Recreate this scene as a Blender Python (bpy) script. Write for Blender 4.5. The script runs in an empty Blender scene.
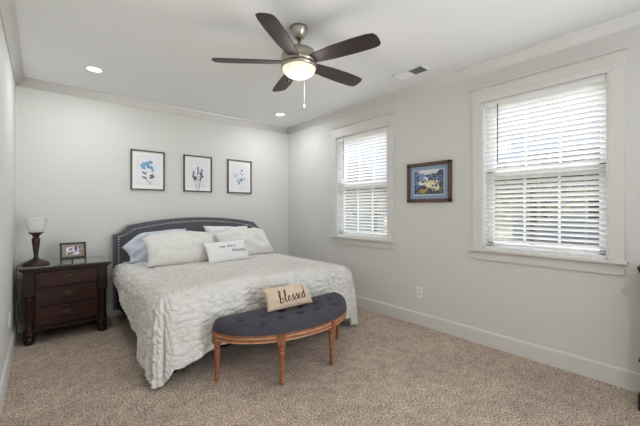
import bpy, bmesh, math, random
from mathutils import Vector, Matrix, noise
random.seed(7)
PI = math.pi
R_ = math.radians
sc = bpy.context.scene
C = sc.collection

# ------------------------------------------------------------------ camera
cam_data = bpy.data.cameras.new('camera')
cam = bpy.data.objects.new('camera', cam_data)
C.objects.link(cam)
cam.location = (0, 0, 1.33)
cam.rotation_euler = (PI / 2, 0, -math.radians(40.12))
cam_data.sensor_width = 36.0
cam_data.lens = 328.7 / 640 * 36
cam_data.shift_y = -3.5 / 640
cam_data.clip_start = 0.02
sc.camera = cam

# ------------------------------------------------------------------ sky and light
W = bpy.data.worlds.new('sky')
sc.world = W
W.use_nodes = True
nt = W.node_tree
nt.nodes.clear()
o_ = nt.nodes.new('ShaderNodeOutputWorld')
bg = nt.nodes.new('ShaderNodeBackground')
tc = nt.nodes.new('ShaderNodeTexCoord')
mp = nt.nodes.new('ShaderNodeMapping')
mp.inputs['Scale'].default_value = (2.2, 2.2, 7.0)
nz = nt.nodes.new('ShaderNodeTexNoise')
nz.inputs['Scale'].default_value = 1.6
nz.inputs['Detail'].default_value = 6
rp = nt.nodes.new('ShaderNodeValToRGB')
rp.color_ramp.elements[0].position = 0.45
rp.color_ramp.elements[0].color = (0.44, 0.64, 0.95, 1)
rp.color_ramp.elements[1].position = 0.66
rp.color_ramp.elements[1].color = (1, 1, 1, 1)
nt.links.new(tc.outputs['Generated'], mp.inputs['Vector'])
nt.links.new(mp.outputs['Vector'], nz.inputs['Vector'])
nt.links.new(nz.outputs['Fac'], rp.inputs['Fac'])
nt.links.new(rp.outputs['Color'], bg.inputs['Color'])
bg.inputs['Strength'].default_value = 0.60
nt.links.new(bg.outputs['Background'], o_.inputs['Surface'])


def light(name, kind, loc, energy, color=(1, 1, 1), rot=(0, 0, 0), size=1.0, size_y=None, parent=None, spread=None):
    d = bpy.data.lights.new(name, kind)
    d.energy = energy
    d.color = color
    if kind == 'AREA':
        if size_y:
            d.shape = 'RECTANGLE'
            d.size = size
            d.size_y = size_y
        else:
            d.shape = 'DISK'
            d.size = size
        if spread:
            d.spread = spread
    elif kind == 'SUN':
        d.angle = size
    else:
        d.shadow_soft_size = size
    o = bpy.data.objects.new(name, d)
    C.objects.link(o)
    o.location = loc
    o.rotation_euler = rot
    if parent:
        o.parent = parent
    return o


# overcast daylight falling on the window side of the house
light('daylight', 'SUN', (12, 2, 9), 8.5, (0.93, 0.965, 1.0), (0, math.radians(52), math.radians(8)), math.radians(70))
# fill light added behind the camera to brighten the room, no real source
light('rear_fill', 'AREA', (2.45, -1.62, 1.15), 50, (0.91, 0.96, 1.0), (R_(107), 0, R_(42)), 1.4, 2.1, spread=R_(130))

sc.view_settings.view_transform = 'Standard'
sc.view_settings.look = 'None'
sc.view_settings.exposure = 0.29
sc.view_settings.gamma = 1.0
sc.view_settings.use_curve_mapping = False
sc.cycles.max_bounces = 10
sc.cycles.diffuse_bounces = 7
sc.cycles.transparent_max_bounces = 16
sc.cycles.caustics_reflective = False
sc.cycles.caustics_refractive = False
sc.cycles.sample_clamp_indirect = 6.0

# ------------------------------------------------------------------ materials


def lin(r, g, b):
    def f(c):
        c /= 255.0
        return c / 12.92 if c <= 0.04045 else ((c + 0.055) / 1.055) ** 2.4
    return (f(r), f(g), f(b), 1)


def mat(name, col, rough=0.6, metal=0.0, col2=None, scale=8.0, stretch=(1, 1, 1), detail=4.0, bump=0.0, bscale=None,
        lo=0.35, hi=0.65, coat=0.0, sheen=0.0, spec=0.5, emit=None, estr=0.0, coords='Object', transl=0.0, bdist=0.01):
    m = bpy.data.materials.new(name)
    m.use_nodes = True
    n = m.node_tree
    b = n.nodes['Principled BSDF']
    b.inputs['Base Color'].default_value = col
    b.inputs['Roughness'].default_value = rough
    b.inputs['Metallic'].default_value = metal
    b.inputs['Coat Weight'].default_value = coat
    b.inputs['Sheen Weight'].default_value = sheen
    b.inputs['Specular IOR Level'].default_value = spec
    if emit:
        b.inputs['Emission Color'].default_value = emit
        b.inputs['Emission Strength'].default_value = estr
    t = n.nodes.new('ShaderNodeTexCoord')
    p = n.nodes.new('ShaderNodeMapping')
    p.inputs['Scale'].default_value = stretch
    n.links.new(t.outputs[coords], p.inputs['Vector'])
    if col2:
        z = n.nodes.new('ShaderNodeTexNoise')
        z.inputs['Scale'].default_value = scale
        z.inputs['Detail'].default_value = detail
        r = n.nodes.new('ShaderNodeValToRGB')
        r.color_ramp.elements[0].position = lo
        r.color_ramp.elements[0].color = col
        r.color_ramp.elements[1].position = hi
        r.color_ramp.elements[1].color = col2
        n.links.new(p.outputs['Vector'], z.inputs['Vector'])
        n.links.new(z.outputs['Fac'], r.inputs['Fac'])
        n.links.new(r.outputs['Color'], b.inputs['Base Color'])
    if bump:
        z2 = n.nodes.new('ShaderNodeTexNoise')
        z2.inputs['Scale'].default_value = bscale or scale
        z2.inputs['Detail'].default_value = detail
        u = n.nodes.new('ShaderNodeBump')
        u.inputs['Strength'].default_value = bump
        u.inputs['Distance'].default_value = bdist
        n.links.new(p.outputs['Vector'], z2.inputs['Vector'])
        n.links.new(z2.outputs['Fac'], u.inputs['Height'])
        n.links.new(u.outputs['Normal'], b.inputs['Normal'])
    if transl:
        tr = n.nodes.new('ShaderNodeBsdfTranslucent')
        tr.inputs['Color'].default_value = col
        mx = n.nodes.new('ShaderNodeMixShader')
        mx.inputs['Fac'].default_value = transl
        n.links.new(b.outputs['BSDF'], mx.inputs[1])
        n.links.new(tr.outputs['BSDF'], mx.inputs[2])
        n.links.new(mx.outputs['Shader'], n.nodes['Material Output'].inputs['Surface'])
    return m


def glass_mat(name, gloss=0.07, tint=(1, 1, 1, 1), rough=0.03):
    m = bpy.data.materials.new(name)
    m.use_nodes = True
    n = m.node_tree
    n.nodes.clear()
    o = n.nodes.new('ShaderNodeOutputMaterial')
    a = n.nodes.new('ShaderNodeBsdfTransparent')
    a.inputs['Color'].default_value = tint
    g = n.nodes.new('ShaderNodeBsdfGlossy')
    g.inputs['Roughness'].default_value = rough
    x = n.nodes.new('ShaderNodeMixShader')
    x.inputs['Fac'].default_value = gloss
    n.links.new(a.outputs[0], x.inputs[1])
    n.links.new(g.outputs[0], x.inputs[2])
    n.links.new(x.outputs[0], o.inputs['Surface'])
    return m


M = {}
M['wall'] = mat('wall_paint', lin(214, 213, 209), 0.75, bump=0.03, scale=220)
M['ceil'] = mat('ceiling_paint', lin(233, 233, 232), 0.85, bump=0.03, scale=180)
M['trim'] = mat('trim_paint', lin(216, 214, 210), 0.45)
M['crown'] = mat('crown_paint', lin(224, 222, 218), 0.6)
M['white'] = mat('white_plastic', lin(240, 240, 238), 0.4)
M['sash'] = mat('white_sash', lin(238, 238, 238), 0.45)
M['slat'] = mat('white_slat', lin(246, 246, 246), 0.5, transl=0.30)
M['glass'] = glass_mat('clear_glass', 0.05)
M['screen'] = mat('dark_screen_frame', lin(40, 38, 38), 0.6)
M['screen_mesh'] = glass_mat('screen_mesh', 0.0, (0.86, 0.86, 0.86, 1))
M['picglass'] = glass_mat('picture_glass', 0.015, rough=0.32)
M['frost'] = mat('frosted_glass', lin(240, 239, 236), 0.35, transl=0.4, col2=lin(248, 247, 245), scale=9)
M['nickel'] = mat('brushed_nickel', lin(176, 168, 156), 0.3, 1.0, bump=0.05, scale=60, stretch=(1, 1, 12))
M['nickel_dark'] = mat('dark_nickel', lin(110, 104, 98), 0.35, 1.0)
M['blade'] = mat('walnut_blade', lin(30, 21, 19), 0.5, col2=lin(54, 40, 35), scale=3.0, stretch=(2.0, 30, 1), detail=6)
M['globe'] = mat('lit_globe', lin(150, 142, 128), 0.3, emit=(1.0, 0.86, 0.66, 1), estr=0.72)
M['lens'] = mat('lit_lens', lin(255, 250, 240), 0.4, emit=(1.0, 0.96, 0.88, 1), estr=2.5)
M['wood'] = mat('mahogany', lin(25, 11, 8), 0.42, col2=lin(48, 21, 14), scale=2.2, stretch=(1.2, 1.2, 22), detail=7, spec=0.35)
M['wood_h'] = mat('mahogany_panel', lin(32, 13, 9), 0.4, col2=lin(68, 30, 20), scale=2.2, stretch=(1.5, 5, 26), detail=7, spec=0.35)
M['dresser'] = mat('espresso_wood', lin(24, 18, 16), 0.4, col2=lin(36, 27, 23), scale=3, stretch=(1, 1, 18))
M['stone'] = mat('green_stone', lin(88, 100, 92), 0.15, col2=lin(136, 146, 136), scale=14, detail=8, coat=0.5)
M['bronze'] = mat('dark_bronze', lin(48, 38, 34), 0.38, 0.6, col2=lin(72, 54, 46), scale=20)
M['pull'] = mat('antique_pewter', lin(84, 75, 68), 0.4, 0.9)
M['black'] = mat('black_plastic', lin(18, 17, 17), 0.5)
M['frame_dark'] = mat('dark_brown_frame', lin(62, 54, 50), 0.5, col2=lin(86, 76, 70), scale=4, stretch=(6, 6, 6))
M['mat_white'] = mat('white_mat_board', lin(238, 237, 234), 0.8)
M['print'] = mat('print_paper', lin(222, 221, 228), 0.8, col2=lin(232, 230, 233), scale=6)
M['frame_wood'] = mat('carved_brown_frame', lin(58, 40, 30), 0.4, col2=lin(104, 74, 54), scale=5, stretch=(1, 2, 30), coat=0.2)
M['mat_blue'] = mat('blue_mat_board', lin(138, 160, 190), 0.85)
M['linen_gray'] = mat('charcoal_linen', lin(84, 82, 90), 0.9, col2=lin(100, 98, 106), scale=160, bump=0.25, bscale=350, sheen=0.2, bdist=0.002)
M['velvet'] = mat('slate_upholstery', lin(62, 60, 68), 0.9, col2=lin(74, 72, 80), scale=120, bump=0.2, bscale=300, sheen=0.05, spec=0.2, bdist=0.002)
M['nail'] = mat('silver_nailhead', lin(214, 212, 210), 0.35, 0.7)
M['black_cloth'] = mat('black_cloth', lin(20, 20, 22), 0.95)
M['mattress'] = mat('mattress_ticking', lin(220, 219, 216), 0.9)
M['oak'] = mat('honey_wood', lin(118, 70, 42), 0.55, col2=lin(164, 106, 70), scale=5, stretch=(4, 4, 14), detail=6)
M['oak_pale'] = mat('pale_worn_wood', lin(176, 132, 98), 0.55, col2=lin(206, 166, 132), scale=9)
M['quilt'] = mat('white_crinkle_cotton', lin(210, 208, 203), 0.95, col2=lin(218, 216, 212), scale=5, bump=0.55, bscale=60, bdist=0.011, spec=0.1)
M['sham'] = mat('cream_cotton', lin(222, 220, 215), 0.95, bump=0.3, scale=60, bdist=0.004)
M['pale_blue'] = mat('pale_blue_cotton', lin(206, 213, 226), 0.9, bump=0.2, scale=25, bdist=0.005)
M['white_cotton'] = mat('white_cotton', lin(230, 230, 230), 0.92, bump=0.2, scale=40, bdist=0.004)
M['burlap'] = mat('beige_linen', lin(200, 176, 154), 0.95, col2=lin(214, 193, 173), scale=60, bump=0.4, bscale=240, bdist=0.003)
M['ink'] = mat('black_ink', lin(30, 28, 30), 0.8)
M['ink_soft'] = mat('charcoal_thread', lin(92, 90, 108), 0.9)
M['petal_blue'] = mat('blue_petal', lin(70, 130, 178), 0.9, col2=lin(130, 180, 205), scale=30)
M['petal_lav'] = mat('lavender_petal', lin(74, 78, 112), 0.9, col2=lin(104, 106, 140), scale=40)
M['leaf_dark'] = mat('dark_leaf', lin(64, 82, 74), 0.9, col2=lin(90, 108, 94), scale=40)
M['grass'] = mat('dry_grass', lin(186, 180, 146), 0.95, col2=lin(206, 196, 160), scale=0.8)
M['siding'] = mat('gray_siding', lin(176, 184, 194), 0.8, col2=lin(190, 197, 206), scale=1.2, stretch=(0.1, 0.1, 8))
M['siding_tan'] = mat('tan_siding', lin(196, 186, 166), 0.8, col2=lin(208, 198, 178), scale=1.2, stretch=(0.1, 0.1, 8))
M['roof'] = mat('shingle_roof', lin(104, 100, 98), 0.9, col2=lin(128, 122, 118), scale=3)
M['pane_dark'] = mat('dark_window', lin(58, 66, 78), 0.15)
M['bark'] = mat('bark', lin(110, 98, 88), 0.95, col2=lin(132, 120, 108), scale=6)
M['twig'] = mat('pale_leaf', lin(186, 172, 138), 0.95, col2=lin(206, 190, 140), scale=2)
M['shrub'] = mat('evergreen_leaf', lin(110, 122, 92), 0.95, col2=lin(142, 148, 108), scale=3)

# carpet: mottled loop pile
cp = bpy.data.materials.new('brown_carpet')
cp.use_nodes = True
n = cp.node_tree
b = n.nodes['Principled BSDF']
b.inputs['Roughness'].default_value = 1.0
b.inputs['Specular IOR Level'].default_value = 0.1
b.inputs['Sheen Weight'].default_value = 0.15
t = n.nodes.new('ShaderNodeTexCoord')


def tex(scale, detail, rough=0.6):
    z = n.nodes.new('ShaderNodeTexNoise')
    z.inputs['Scale'].default_value = scale
    z.inputs['Detail'].default_value = detail
    z.inputs['Roughness'].default_value = rough
    n.links.new(t.outputs['Object'], z.inputs['Vector'])
    return z


fine, mid, big = tex(80, 6, 0.85), tex(11, 4), tex(1.6, 3)
r1 = n.nodes.new('ShaderNodeValToRGB')
r1.color_ramp.elements[0].position = 0.41
r1.color_ramp.elements[0].color = lin(94, 76, 63)
r1.color_ramp.elements[1].position = 0.59
r1.color_ramp.elements[1].color = lin(242, 220, 200)
n.links.new(fine.outputs['Fac'], r1.inputs['Fac'])


def mulrange(src, a, bb, prev):
    mr = n.nodes.new('ShaderNodeMapRange')
    mr.inputs['From Min'].default_value = 0.3
    mr.inputs['From Max'].default_value = 0.7
    mr.inputs['To Min'].default_value = a
    mr.inputs['To Max'].default_value = bb
    n.links.new(src.outputs['Fac'], mr.inputs['Value'])
    mx = n.nodes.new('ShaderNodeMix')
    mx.data_type = 'RGBA'
    mx.blend_type = 'MULTIPLY'
    mx.inputs[0].default_value = 1.0
    n.links.new(prev, mx.inputs[6])
    n.links.new(mr.outputs['Result'], mx.inputs[7])
    return mx.outputs[2]


c1 = mulrange(mid, 0.76, 1.20, r1.outputs['Color'])
c2 = mulrange(big, 0.86, 1.12, c1)
n.links.new(c2, b.inputs['Base Color'])
u = n.nodes.new('ShaderNodeBump')
u.inputs['Strength'].default_value = 0.8
u.inputs['Distance'].default_value = 0.012
n.links.new(fine.outputs['Fac'], u.inputs['Height'])
n.links.new(u.outputs['Normal'], b.inputs['Normal'])
M['carpet'] = cp

# ------------------------------------------------------------------ mesh helpers


def box(bm, x0, x1, y0, y1, z0, z1, bev=0.0, mi=0, mtx=None):
    vs = [bm.verts.new((x, y, z)) for x in (x0, x1) for y in (y0, y1) for z in (z0, z1)]
    f = [(0, 1, 3, 2), (4, 6, 7, 5), (0, 4, 5, 1), (2, 3, 7, 6), (0, 2, 6, 4), (1, 5, 7, 3)]
    fs = [bm.faces.new([vs[i] for i in q]) for q in f]
    for q in fs:
        q.material_index = mi
    if bev:
        es = list({e for q in fs for e in q.edges})
        r = bmesh.ops.bevel(bm, geom=es, offset=bev, segments=2, affect='EDGES', profile=0.7)
        for q in r['faces']:
            q.material_index = mi
        vs = list({v for q in r['faces'] for v in q.verts} | {v for v in vs if v.is_valid})
    if mtx:
        bmesh.ops.transform(bm, matrix=mtx, verts=vs)
    return vs


def lathe(bm, prof, seg=24, cx=0, cy=0, flute=0, depth=0.0, zr=None, cap=True, smooth=True):
    rings = []
    for r, z in prof:
        ring = []
        for i in range(seg):
            a = 2 * PI * i / seg
            rr = r
            if flute and zr and zr[0] <= z <= zr[1]:
                rr = r - depth * (0.5 + 0.5 * math.cos(flute * a))
            ring.append(bm.verts.new((cx + rr * math.cos(a), cy + rr * math.sin(a), z)))
        rings.append(ring)
    for k in range(len(rings) - 1):
        for i in range(seg):
            j = (i + 1) % seg
            q = bm.faces.new((rings[k][i], rings[k][j], rings[k + 1][j], rings[k + 1][i]))
            q.smooth = smooth
    if cap:
        bm.faces.new(list(reversed(rings[0])))
        bm.faces.new(rings[-1])
    return rings


def tube(bm, pts, r, seg=8, closed=False, smooth=True):
    pts = [Vector(p) for p in pts]
    rr = r if isinstance(r, (list, tuple)) else [r] * len(pts)
    rings = []
    up = Vector((0, 0, 1))
    N = len(pts)
    prev = None
    for k, p in enumerate(pts):
        if closed:
            d = pts[(k + 1) % N] - pts[k - 1]
        else:
            d = pts[min(k + 1, N - 1)] - pts[max(k - 1, 0)]
        d.normalize()
        if prev is None:
            a = up if abs(d.z) < 0.9 else Vector((1, 0, 0))
            s = d.cross(a).normalized()
        else:
            s = (prev - d * prev.dot(d)).normalized()
        prev = s
        w = d.cross(s)
        rings.append([bm.verts.new(p + (s * math.cos(2 * PI * i / seg) + w * math.sin(2 * PI * i / seg)) * rr[k]) for i in range(seg)])
    for k in range(N if closed else N - 1):
        A, B = rings[k], rings[(k + 1) % N]
        for i in range(seg):
            j = (i + 1) % seg
            q = bm.faces.new((A[i], A[j], B[j], B[i]))
            q.smooth = smooth
    if not closed:
        bm.faces.new(list(reversed(rings[0])))
        bm.faces.new(rings[-1])


def prism(bm, poly, axis, a, b_, smooth=False):
    """extrude a 2-D outline along an axis: for 'y' the outline is (x, z), for 'x' (y, z), for 'z' (x, y)"""
    def P(p, t_):
        return {'y': (p[0], t_, p[1]), 'x': (t_, p[0], p[1]), 'z': (p[0], p[1], t_)}[axis]
    A = [bm.verts.new(P(p, a)) for p in poly]
    B = [bm.verts.new(P(p, b_)) for p in poly]
    n_ = len(poly)
    bm.faces.new(A)
    bm.faces.new(list(reversed(B)))
    for i in range(n_):
        j = (i + 1) % n_
        q = bm.faces.new((A[i], B[i], B[j], A[j]))
        q.smooth = smooth


def obj(name, bm, m, parent=None, loc=(0, 0, 0), rot=(0, 0, 0)):
    bmesh.ops.recalc_face_normals(bm, faces=bm.faces)
    me = bpy.data.meshes.new(name)
    bm.to_mesh(me)
    bm.free()
    for x in (m if isinstance(m, (list, tuple)) else [m]):
        me.materials.append(x)
    o = bpy.data.objects.new(name, me)
    C.objects.link(o)
    o.location = loc
    o.rotation_euler = rot
    if parent:
        o.parent = parent
    return o


def B():
    return bmesh.new()


def tag(o, label, cat, group=None, kind=None):
    o['label'] = label
    o['category'] = cat
    if group:
        o['group'] = group
    if kind:
        o['kind'] = kind
    return o


def thing(name, label, cat, loc=(0, 0, 0), rot=(0, 0, 0), group=None):
    o = bpy.data.objects.new(name, None)
    C.objects.link(o)
    o.empty_display_size = 0.05
    o.location = loc
    o.rotation_euler = rot
    return tag(o, label, cat, group)


def copy_tree(o, parent=None):
    c = o.copy()
    C.objects.link(c)
    if parent:
        c.parent = parent
    for ch in list(o.children):
        copy_tree(ch, c)
    return c


def struct(name, bm, m, label, cat, parent=None):
    o = obj(name, bm, m, parent)
    if not parent:
        tag(o, label, cat, kind='structure')
    return o


def smooth_all(bm):
    for f in bm.faces:
        f.smooth = True


def catmull(pts, n_=8, closed=False):
    pts = [Vector(p) for p in pts]
    out = []
    N = len(pts)
    rng = range(N if closed else N - 1)
    for i in rng:
        if closed:
            p0, p1, p2, p3 = pts[i - 1], pts[i], pts[(i + 1) % N], pts[(i + 2) % N]
        else:
            p0, p1, p2, p3 = pts[max(i - 1, 0)], pts[i], pts[i + 1], pts[min(i + 2, N - 1)]
        for k in range(n_):
            s = k / n_
            out.append(0.5 * ((2 * p1) + (p2 - p0) * s + (2 * p0 - 5 * p1 + 4 * p2 - p3) * s * s + (3 * p1 - p0 - 3 * p2 + p3) * s ** 3))
    if not closed:
        out.append(pts[-1])
    return out


# ------------------------------------------------------------------ the room
XL, XR, YF, YB, H = -0.226, 3.32, -1.70, 4.82, 2.75
TH = 0.16
OP = [(0.505, 1.445), (2.615, 3.555)]      # window openings along y
OZ0, OZ1 = 0.945, 2.40

bm = B()
box(bm, XL - TH, XR + TH, YF - TH, YB + TH, -0.12, 0.0)
struct('floor', bm, M['carpet'], 'brown mottled carpet covering the whole bedroom floor', 'floor')
bm = B()
box(bm, XL - TH, XR + TH, YF - TH, YB + TH, H, H + 0.12)
struct('ceiling', bm, M['ceil'], 'flat white painted ceiling above the room', 'ceiling')
bm = B()
box(bm, XL - TH, XL, YF, YB, 0, H)
struct('wall_left', bm, M['wall'], 'off white wall at the left edge beside the nightstand', 'wall')
bm = B()
box(bm, XL - TH, XR + TH, YB, YB + TH, 0, H)
struct('wall_back', bm, M['wall'], 'off white wall behind the headboard with three botanical prints', 'wall')
bm = B()
ys = [YF, OP[0][0], OP[0][1], OP[1][0], OP[1][1], YB]
for i in (0, 2, 4):
    box(bm, XR, XR + TH, ys[i], ys[i + 1], 0, H)
for a, c in OP:
    box(bm, XR, XR + TH, a, c, 0, OZ0)
    box(bm, XR, XR + TH, a, c, OZ1, H)
struct('wall_right', bm, M['wall'], 'off white wall with the two blinded windows and a painting', 'wall')
bm = B()   # the wall behind the camera, its wide opening added to let light in
box(bm, XL - TH, 1.6, YF - TH, YF, 0, H)
box(bm, 3.25, XR + TH, YF - TH, YF, 0, H)
box(bm, 1.6, 3.25, YF - TH, YF, 2.4, H)
struct('wall_front', bm, M['wall'], 'off white wall behind the viewer with an opening added for light', 'wall')

# crown moulding
CR = [(0, 0), (0.075, 0), (0.075, -0.012), (0.066, -0.017), (0.052, -0.026), (0.036, -0.044), (0.024, -0.062), (0.014, -0.07),
      (0.014, -0.084), (0, -0.084)]
bm = B()
prism(bm, [(XR - d, H + z) for d, z in CR], 'y', YF, YB, True)
struct('trim_1', bm, M['crown'], 'white crown moulding along the window wall', 'trim')
bm = B()
prism(bm, [(YB - d, H + z) for d, z in CR], 'x', XL, XR, True)
struct('trim_2', bm, M['crown'], 'white crown moulding above the headboard wall', 'trim')
bm = B()
prism(bm, [(XL + d, H + z) for d, z in CR], 'y', YF, YB, True)
struct('trim_3', bm, M['crown'], 'white crown moulding along the left wall', 'trim')
# baseboards
BB = [(0, 0), (0.018, 0), (0.018, 0.128), (0.012, 0.140), (0, 0.142)]
bm = B()
prism(bm, [(XR - d, z) for d, z in BB], 'y', YF, YB)
struct('baseboard_right', bm, M['trim'], 'tall white baseboard under the two windows', 'baseboard')
bm = B()
prism(bm, [(YB - d, z) for d, z in BB], 'x', XL, XR)
struct('baseboard_back', bm, M['trim'], 'white baseboard behind the bed and nightstand', 'baseboard')
bm = B()
prism(bm, [(XL + d, z) for d, z in BB], 'y', YF, YB)
struct('baseboard_left', bm, M['trim'], 'white baseboard at the foot of the left wall', 'baseboard')

# ------------------------------------------------------------------ windows
WLAB = ['wide white cased window nearest the viewer at the right', 'white cased window nearer the bed and the room corner']
for k, (a, c) in enumerate(OP):
    root = bpy.data.objects.new('window_%d' % (k + 1), None)
    C.objects.link(root)
    root.location = (XR, (a + c) / 2, OZ0)
    tag(root, WLAB[k], 'window', kind='structure')
    hw = (c - a) / 2
    hh = OZ1 - OZ0
    bm = B()   # flat casing, head board and thin cap
    box(bm, -0.018, 0.0, -hw - 0.095, -hw, 0.0, hh, 0.002)
    box(bm, -0.018, 0.0, hw, hw + 0.095, 0.0, hh, 0.002)
    box(bm, -0.02, 0.0, -hw - 0.097, hw + 0.097, hh, hh + 0.118, 0.002)
    box(bm, -0.046, 0.0, -hw - 0.112, hw + 0.112, hh + 0.118, hh + 0.132, 0.003)
    obj('casing', bm, M['trim'], root)
    bm = B()   # jamb lining the opening
    box(bm, 0.0, TH, -hw, -hw + 0.012, 0, hh)
    box(bm, 0.0, TH, hw - 0.012, hw, 0, hh)
    box(bm, 0.0, TH, -hw, hw, hh - 0.012, hh)
    box(bm, 0.0, TH, -hw, hw, 0.0, 0.012)
    obj('jamb', bm, M['sash'], root)
    bm = B()
    box(bm, -0.058, 0.03, -hw - 0.115, hw + 0.115, -0.022, 0.0, 0.004)
    obj('window_sill', bm, M['trim'], root)
    bm = B()
    box(bm, -0.018, 0.0, -hw - 0.095, hw + 0.095, -0.108, -0.022, 0.002)
    obj('apron', bm, M['trim'], root)
    mid = 0.738
    for nm, xa, z0, z1 in (('upper_sash', 0.118, mid - 0.02, hh - 0.012), ('lower_sash', 0.085, 0.012, mid + 0.02)):
        bm = B()
        w = 0.055
        y0, y1 = -hw + 0.012, hw - 0.012
        box(bm, xa, xa + 0.03, y0, y0 + w, z0, z1, 0.003)
        box(bm, xa, xa + 0.03, y1 - w, y1, z0, z1, 0.003)
        box(bm, xa, xa + 0.03, y0, y1, z0, z0 + 0.05, 0.003)
        box(bm, xa, xa + 0.03, y0, y1, z1 - 0.05, z1, 0.003)
        for q in (-1, 1):
            yc = q * (hw - 0.067) / 3
            box(bm, xa + 0.004, xa + 0.026, yc - 0.007, yc + 0.007, z0, z1)
        s = obj(nm, bm, M['sash'], root)
        bm = B()
        box(bm, xa + 0.013, xa + 0.017, y0 + w - 0.005, y1 - w + 0.005, z0 + 0.045, z1 - 0.045)
        obj('pane', bm, M['glass'], s)
    bm = B()   # half insect screen outside the lower sash
    ys0, ys1 = -hw + 0.02, hw - 0.02
    box(bm, 0.128, 0.142, ys0, ys1, mid - 0.070, mid - 0.034)
    box(bm, 0.128, 0.142, ys0, ys0 + 0.02, 0.012, mid - 0.04)
    box(bm, 0.128, 0.142, ys1 - 0.02, ys1, 0.012, mid - 0.04)
    box(bm, 0.128, 0.142, ys0, ys1, 0.012, 0.032)
    sn = obj('insect_screen', bm, M['screen'], root)
    bm = B()
    box(bm, 0.134, 0.135, ys0 + 0.01, ys1 - 0.01, 0.02, mid - 0.045)
    obj('mesh_cloth', bm, M['screen_mesh'], sn)

# ------------------------------------------------------------------ blinds
BLAB = ['white horizontal slat blind hanging in the window nearest the viewer',
        'white horizontal slat blind hanging in the window nearer the bed']


def make_blind(label, yc, hw, tilt=27):
    root = thing('window_blind', label, 'blind', (XR + 0.035, yc, OZ0), group='white slat blinds in the windows')
    hh = OZ1 - OZ0
    w = hw - 0.016
    bm = B()
    box(bm, -0.03, 0.03, -w, w, hh - 0.075, hh - 0.014, 0.003)
    obj('headrail', bm, M['white'], root)
    bm = B()
    box(bm, -0.066, -0.056, -hw - 0.018, hw + 0.018, hh - 0.022, hh + 0.030, 0.003)
    for s in (-1, 1):
        box(bm, -0.062, -0.0545, s * (hw + 0.012) - 0.006, s * (hw + 0.012) + 0.006, hh - 0.022, hh + 0.036, 0.001)
    obj('valance', bm, M['trim'], root)
    bm = B()
    z = 0.045
    T = math.radians(tilt)
    while z < hh - 0.085:
        m = Matrix.Translation((0, 0, z)) @ Matrix.Rotation(T, 4, 'Y')
        box(bm, -0.0255, 0.0255, -w, w, -0.0014, 0.0014, 0, 0, m)
        z += 0.0425
    obj('slats', bm, M['slat'], root)
    bm = B()
    box(bm, -0.025, 0.025, -w, w, 0.014, 0.026, 0.003)
    obj('bottom_rail', bm, M['white'], root)
    for y in (-w * 0.72, 0.0, w * 0.72):
        bm = B()
        for x in (-0.027, 0.027):
            tube(bm, [(x, y, 0.02), (x, y, hh - 0.07)], 0.0011, 5)
        obj('ladder_cord', bm, M['white'], root)
    bm = B()
    tube(bm, [(-0.034, w - 0.12, hh - 0.06), (-0.036, w - 0.12, hh - 0.62)], 0.0045, 6)
    obj('wand', bm, M['nickel_dark'], root)
    return root


for k, (a, c) in enumerate(OP):
    make_blind(BLAB[k], (a + c) / 2, (c - a) / 2)

# ------------------------------------------------------------------ bed
BX, BW = 1.672, 0.98         # bed centre and half width
bed = thing('bed', 'king bed with grey nailhead upholstered headboard against the back wall', 'bed', (BX, 3.70, 0))


def hb_outline(inset=0.0):
    """headboard outline in (x, z): straight sides, concave shoulders, gently arched top"""
    hw = 1.035 - inset
    pts = [(-hw, 0.10 if inset == 0 else 0.16), (-hw, 1.015 - inset * 0.3)]
    nx, nz_ = 0.155, 0.105
    for k in range(1, 9):
        a = k / 9
        pts.append((-hw + nx * a, 1.015 - inset * 0.3 + (nz_ + 0.008 - inset * 0.7) * (0.25 * a + 0.75 * a ** 2.3)))
    x0 = -hw + nx
    for k in range(0, 25):
        x = x0 + (-2 * x0) * k / 24
        pts.append((x, 1.128 - inset + 0.09 * (1 - (x / x0) ** 2)))
    left = [p for p in pts if p[0] < x0 - 1e-4 and p[1] > 0.17]
    return pts + [(-x, z) for x, z in reversed(left)] + [(hw, pts[0][1])]


bm = B()
prism(bm, hb_outline(), 'y', 0.98, 1.075)
es = [e for e in bm.edges if abs(e.verts[0].co.y - 0.98) < 1e-5 and abs(e.verts[1].co.y - 0.98) < 1e-5]
bmesh.ops.bevel(bm, geom=es, offset=0.014, segments=3, affect='EDGES')
hb = obj('headboard', bm, M['linen_gray'], bed, (0.022, 0, 0))
bm = B()
prism(bm, hb_outline(0.068), 'y', 0.970, 0.985)
obj('padded_panel', bm, M['linen_gray'], hb)
bm = B()
path = [Vector((x, 0.973, z)) for x, z in hb_outline(0.052)]
path[0].z = path[-1].z = 0.35
acc = 0.0
for p, q in zip(path[:-1], path[1:]):
    L = (q - p).length
    s = -acc
    while s + 0.034 <= L:
        s += 0.034
        pt = p.lerp(q, s / L)
        bmesh.ops.create_icosphere(bm, subdivisions=1, radius=0.0125, matrix=Matrix.Translation(pt) @ Matrix.Diagonal((1, 0.6, 1, 1)))
    acc = L - s
smooth_all(bm)
obj('nailhead_trim', bm, M['nail'], hb)
bm = B()
box(bm, -BW, BW, -1.0, 0.98, 0.14, 0.34, 0.01)
obj('bed_base', bm, M['black_cloth'], bed)
bm = B()
box(bm, -BW + 0.01, BW - 0.01, -1.02, 0.965, 0.34, 0.645, 0.04)
obj('mattress', bm, M['mattress'], bed)
for x in (-0.86, 0.86):
    for y in (-0.88, 0.0, 0.9):
        bm = B()
        lathe(bm, [(0.022, 0.0), (0.03, 0.02), (0.034, 0.14)], 12, x, y)
        obj('leg', bm, M['black'], bed)

# comforter draped over the mattress
TOPZ, RC = 0.675, 0.12
HX, Y0F, Y1H = 0.93, 2.735, 4.55
SIDE, FOOT = 0.63, 0.62    # half width, foot edge, head end


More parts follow.
